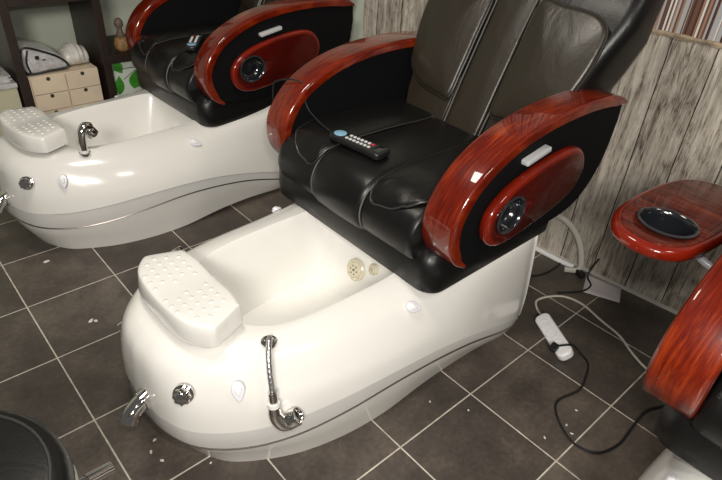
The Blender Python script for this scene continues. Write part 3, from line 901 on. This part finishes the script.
bm = bmesh.new(); tube(bm, [(-.17, -.002, .315), (-.08, -.002, .318), (.0, -.002, .315), (.12, -.002, .34)], .0018, 6); tube(bm, [(-.12, -.002, .26), (-.05, -.002, .30), (0, -.002, .315)], .0014, 6)
obj('stem', bm, M['twig'], lp)
# cream cabinet left of the shelf with papers
cab = empty('cream_cabinet', (.22, 1.30, 0)); tag(cab, 'cream low cabinet left of the dark shelf at the picture edge', 'cabinet')
bm = bmesh.new(); bx(bm, -.25, .165, -.18, .20, 0, .44); obj('body', bm, M['greencab'], cab, smooth=False, bevel=.003)
bm = bmesh.new(); bx(bm, -.25, .168, -.19, .205, .44, .462); obj('top', bm, M['greybox'], cab, smooth=False, bevel=.003)
pb = bmesh.new()
for i, (dx, dz) in enumerate(((0, 0), (.008, .008), (-.006, .016), (.004, .024))):
    bx(pb, .18+dx, .37+dx, 1.14, 1.34, .463+dz, .4705+dz)
tag(obj('paper_stack', pb, M['greybox'], None, smooth=False), 'grey stack of papers on the cream cabinet at the left edge', 'papers')
bm = bmesh.new()
rings = [[(.30+.02*t+.045*math.cos(a)*(1-.3*t), 1.2+.06*math.sin(a), .496+.012+.10*t) for a in [2*PI*k/14 for k in range(14)]] for t in (0, .3, .6, .9, 1)]
loft(bm, rings, True, True, True)
for v in bm.verts: v.co.z -= .012
tag(obj('grey_bag', bm, M['greybox'], None, sharp=80), 'small crumpled grey bag on the papers at the left edge', 'bag')

# ------------------------------------------------------------------ stool at lower left
st = empty('stool', (-.351, -1.24, 0)); tag(st, 'round black padded stool with chrome base at the lower left corner', 'stool')
bm = bmesh.new()
lathe(bm, [(.184, .565), (.200, .575), (.207, .595), (.202, .617), (.190, .630), (.170, .634), (.08, .637), (.004, .637)], None, 56)
s_ = obj('seat', bm, M['leather'], st, sharp=60)
bm = bmesh.new(); tube(bm, [(.178*math.cos(a), .178*math.sin(a), .6335) for a in [2*PI*k/48 for k in range(49)]], .0028, 6, smooth_path=False); obj('piping', bm, M['piping'], s_)
bm = bmesh.new(); lathe(bm, [(.197, .556), (.206, .560), (.208, .572), (.200, .578)], None, 56, cap1=False); obj('seat_rim', bm, M['chrome'], s_)
bm = bmesh.new(); lathe(bm, [(.028, .08), (.028, .26), (.018, .265), (.018, .556)], None, 20); obj('column', bm, M['chrome'], st)
LX, LY = .272, .062
bm = bmesh.new(); tube(bm, [(.03, .01, .50), (.14, .04, .46), (LX*.9, LY*.9, .43)], .0085, 12); tube(bm, [(LX*.82, LY*.82, .436), (LX, LY, .42)], .0130, 14, smooth_path=False); obj('height_lever', bm, M['chrome'], st)
for k in range(5):
    a = math.radians(26)+2*PI*k/5; c_, s__ = math.cos(a), math.sin(a)
    bm = bmesh.new(); tube(bm, [(.02*c_, .02*s__, .105), (.12*c_, .12*s__, .098), (.255*c_, .255*s__, .076)], lambda t: .016-.003*t, 12)
    l = obj('leg', bm, M['chrome'], st)
    bm = bmesh.new(); e = Vector((.268*c_, .268*s__, .026)); ax = Vector((-s__, c_, 0))
    lathe(bm, [(.012, -.012), (.024, -.011), (.026, -.004), (.026, .004), (.024, .011), (.012, .012)], orient(e, ax), 20)
    lathe(bm, [(.009, .02), (.011, .05), (.019, .056), (.019, .088), (.012, .092)], Matrix.Translation((.262*c_, .262*s__, 0)), 14)
    obj('caster', bm, M['blackplastic'], l)

# ------------------------------------------------------------------ floor clutter by the wall
def bpf(x, y): return Vector((x, y, 0))

ps = empty('power_strip', (1.437, -1.356, .0)); ps.rotation_euler = (0, 0, math.atan2(-.175, -.105))
tag(ps, 'white power strip on the floor tiles with one black plug in it', 'power strip')
PM = Matrix.Rotation(math.radians(32), 4, 'X')
bm = bmesh.new(); pillow_plate(bm, rrect(-.108, .108, -.030, .030, .022, 6), 0, .036, Matrix.Translation((0, 0, .014)) @ PM, edge=.008, steps=4)
obj('body', bm, M['white'], ps)
for k in range(3):
    bm = bmesh.new(); lathe(bm, [(.0195, .0), (.0195, .003), (.017, .003), (.016, -.006), (.002, -.006)], Matrix.Translation((0, 0, .014)) @ PM @ Matrix.Translation((-.055+.053*k, -.004, .034)), 22)
    obj('socket', bm, M['clip'], ps)
    if k < 2:
        bm = bmesh.new()
        for d in (-.006, .006): lathe(bm, [(.0024, 0), (.0024, .0035)], Matrix.Translation((0, 0, .014)) @ PM @ Matrix.Translation((-.055+.053*k+d, -.004, .0285)), 8)
        obj('pin_hole', bm, M['blackplastic'], ps)
Z = .005
def cable(name, pts, r, m, label, cat, n=8):
    bm = bmesh.new(); tube(bm, [p if len(p) == 3 else (p[0], p[1], r+.001) for p in pts], r, 8, n)
    o = obj(name, bm, m, None); tag(o, label, cat); return o
c0 = cable('cord', [(1.497, -1.262, .024), (1.535, -1.215), (1.58, -1.178), (1.64, -1.190), (1.70, -1.235), (1.715, -1.31), (1.685, -1.41), (1.660, -1.50), (1.61, -1.575), (1.575, -1.65), (1.56, -1.75), (1.55, -1.83)], .0045, M['creamcable'], 'x', 'x'); del c0['label'], c0['category']
c0.data.transform((Matrix.Translation(ps.location) @ ps.rotation_euler.to_matrix().to_4x4()).inverted()); c0.parent = ps
c_ = cable('power_cable', [(1.368, -1.396, .050), (1.395, -1.425, .062), (1.448, -1.428, .024), (1.455, -1.455), (1.43, -1.50), (1.36, -1.53), (1.29, -1.545), (1.20, -1.525), (1.15, -1.545), (1.105, -1.60), (1.085, -1.66), (1.11, -1.715), (1.19, -1.742), (1.29, -1.738), (1.385, -1.735), (1.44, -1.755), (1.52, -1.80)], .0038, M['blackcable'], 'black cord looping across the tiles from the plug in the power strip', 'cable')
bm = bmesh.new(); pillow_plate(bm, rrect(-.016, .016, -.013, .013, .006), 0, .024, Matrix.Translation((1.366, -1.392, .034)) @ Matrix.Rotation(-.5, 4, 'Y'), edge=.005)
obj('plug', bm, M['blackplastic'], c_)
# cables behind the chair
cable('black_cable', [(1.55, -1.02), (1.66, -1.045), (1.75, -1.085), (1.83, -1.095), (1.895, -1.09), (1.915, -1.07)], .0045, M['blackcable'], 'short black cable on the floor behind the middle chair', 'cable')
a_ = cable('adapter_lead', [(1.925, -1.235, .10), (1.915, -1.222, .05), (1.895, -1.225, .012), (1.86, -1.262), (1.80, -1.262), (1.75, -1.235), (1.70, -1.20)], .004, M['blackcable'], 'black lead with connector on the floor where the paper lies', 'cable')
bm = bmesh.new(); bx(bm, -.022, .022, -.013, .013, 0, .022)
bmesh.ops.transform(bm, matrix=Matrix.Translation((1.885, -1.195, .004)) @ Matrix.Rotation(1.1, 4, 'Z'), verts=bm.verts[:]); obj('connector', bm, M['blackplastic'], a_, bevel=.004)
cable('grey_hose', [(1.50, -.86, .33), (1.62, -.90, .29), (1.76, -.95, .27), (1.86, -1.01, .24), (1.905, -1.075, .20), (1.918, -1.13, .14), (1.915, -1.165, .07), (1.90, -1.175, .02), (1.86, -1.13, .012)], .013, M['greyhose'], 'thick grey hose bending down the plank wall behind the middle chair', 'hose')
cable('white_hose', [(1.86, -.70, .012), (1.89, -.86, .014), (1.898, -.97, .012), (1.90, -1.05, .012), (1.905, -1.12, .012), (1.912, -1.145, .012)], .011, M['white'], 'white hose lying along the foot of the plank wall', 'hose')
# paper sheet by the wall
bm = bmesh.new(); q = [(1.795, -1.262), (1.925, -1.205), (1.955, -1.352), (1.855, -1.398)]
N_ = 6; g_ = []
for i in range(N_+1):
    for j in range(N_+1):
        u, v = i/N_, j/N_
        p = Vector(q[0]).lerp(Vector(q[1]), u).lerp(Vector(q[3]).lerp(Vector(q[2]), u), v)
        g_.append(bm.verts.new((p.x, p.y, .002+.006*abs(math.sin(u*4+v*3))*(u*.6))))
for i in range(N_):
    for j in range(N_): bm.faces.new((g_[i*(N_+1)+j], g_[(i+1)*(N_+1)+j], g_[(i+1)*(N_+1)+j+1], g_[i*(N_+1)+j+1]))
pp = obj('paper_sheet', bm, M['paper'], None); tag(pp, 'creased printed paper sheet lying on the floor against the plank wall', 'paper')
so = pp.modifiers.new('thickness', 'SOLIDIFY'); so.thickness = .0012
# crumbs on the tiles
first = None
for i, (x, y, sx, sy, a) in enumerate([(.108, -.84, .007, .004, .3), (.082, -.872, .007, .004, 1.2), (.094, -.918, .007, .0045, 2.2), (.146, .252, .013, .008, .1), (.197, -1.012, .004, .003, .5), (1.035, -1.58, .006, .003, 1), (1.116, -1.626, .006, .003, 2), (1.132, -1.597, .005, .003, .4), (.858, -1.257, .005, .003, 1), (.155, -.215, .012, .007, .7), (.168, -.225, .008, .006, 2.0), (.30, -.30, .005, .004, 0), (.015, -.98, .004, .003, 0), (1.21, -1.585, .005, .003, 2), (.93, -1.36, .004, .003, 1), (.12, -1.06, .004, .003, 1)]):
    bm = bmesh.new(); n = 9
    o_ = [(sx*math.cos(2*PI*k/n)*random.uniform(.8, 1.15), sy*math.sin(2*PI*k/n)*random.uniform(.8, 1.15)) for k in range(n)]
    pillow_plate(bm, o_, 0, .0022, Matrix.Rotation(a, 4, 'Z'), edge=.0008, steps=2)
    o = obj('crumb', bm, M['crumb'], None); o.location = (x, y, .0002)
    tag(o, 'white oval crumb lying on the dark tiles by the upper left tub' if i == 3 else 'tiny white crumb lying on the dark floor tiles', 'crumb', 'white crumbs on the floor')

# ------------------------------------------------------------------ camera and lights
fpx = 574.77; pitch = .590131; yaw = .810041; roll = .067723
fw = Vector((math.cos(yaw)*math.cos(pitch), math.sin(yaw)*math.cos(pitch), -math.sin(pitch)))
r0 = Vector((math.sin(yaw), -math.cos(yaw), 0)); u0 = r0.cross(fw)
rr = r0*math.cos(roll)+u0*math.sin(roll); uu = -r0*math.sin(roll)+u0*math.cos(roll)
cam = bpy.data.cameras.new('camera'); co = bpy.data.objects.new('camera', cam); C.objects.link(co)
cam.sensor_width = 36; cam.lens = fpx/722*36; cam.clip_start = .02
CP = Vector((-.6424366*T, -6.0687258*T, 4.4656025*T))
co.matrix_world = Matrix(((rr.x, uu.x, -fw.x, CP.x), (rr.y, uu.y, -fw.y, CP.y), (rr.z, uu.z, -fw.z, CP.z), (0, 0, 0, 1)))
bpy.context.scene.camera = co

def area(name, loc, rot, sx, sy, power, col):
    l = bpy.data.lights.new(name, 'AREA'); l.shape = 'RECTANGLE'; l.size = sx; l.size_y = sy; l.energy = power; l.color = col
    o = bpy.data.objects.new(name, l); C.objects.link(o); o.location = loc; o.rotation_euler = rot; return o
fl = bpy.data.lights.new('camera_flash', 'POINT'); fl.energy = 31; fl.color = (1, .97, .92); fl.shadow_soft_size = .03
fo = bpy.data.objects.new('camera_flash', fl); C.objects.link(fo); fo.location = CP+uu*.13+rr*.05-fw*.02
# lamp on the wall behind the photographer
lp_ = Vector((-1.25, -3.05, 2.25)); d_ = Vector((1.0, -.6, .35))-lp_
la = area('room_lamp', lp_, d_.to_track_quat('-Z', 'Y').to_euler(), .75, .45, 78, (1, .95, .87))
area('ceiling_lamp', (.3, -.6, 2.55), (0, 0, 0), .5, .5, 20, (1, .93, .82))
area('ceiling_lamp', (.9, -2.9, 2.6), (0, 0, 0), .5, .35, 12, (1, .93, .82))
w = bpy.data.worlds.new('world'); bpy.context.scene.world = w; w.use_nodes = True
bg = w.node_tree.nodes['Background']; bg.inputs[0].default_value = (.95, .92, .88, 1); bg.inputs[1].default_value = .11
vs = bpy.context.scene.view_settings
vs.view_transform = 'Standard'; vs.look = 'None'; vs.gamma = 1; vs.use_curve_mapping = False; vs.exposure = .0
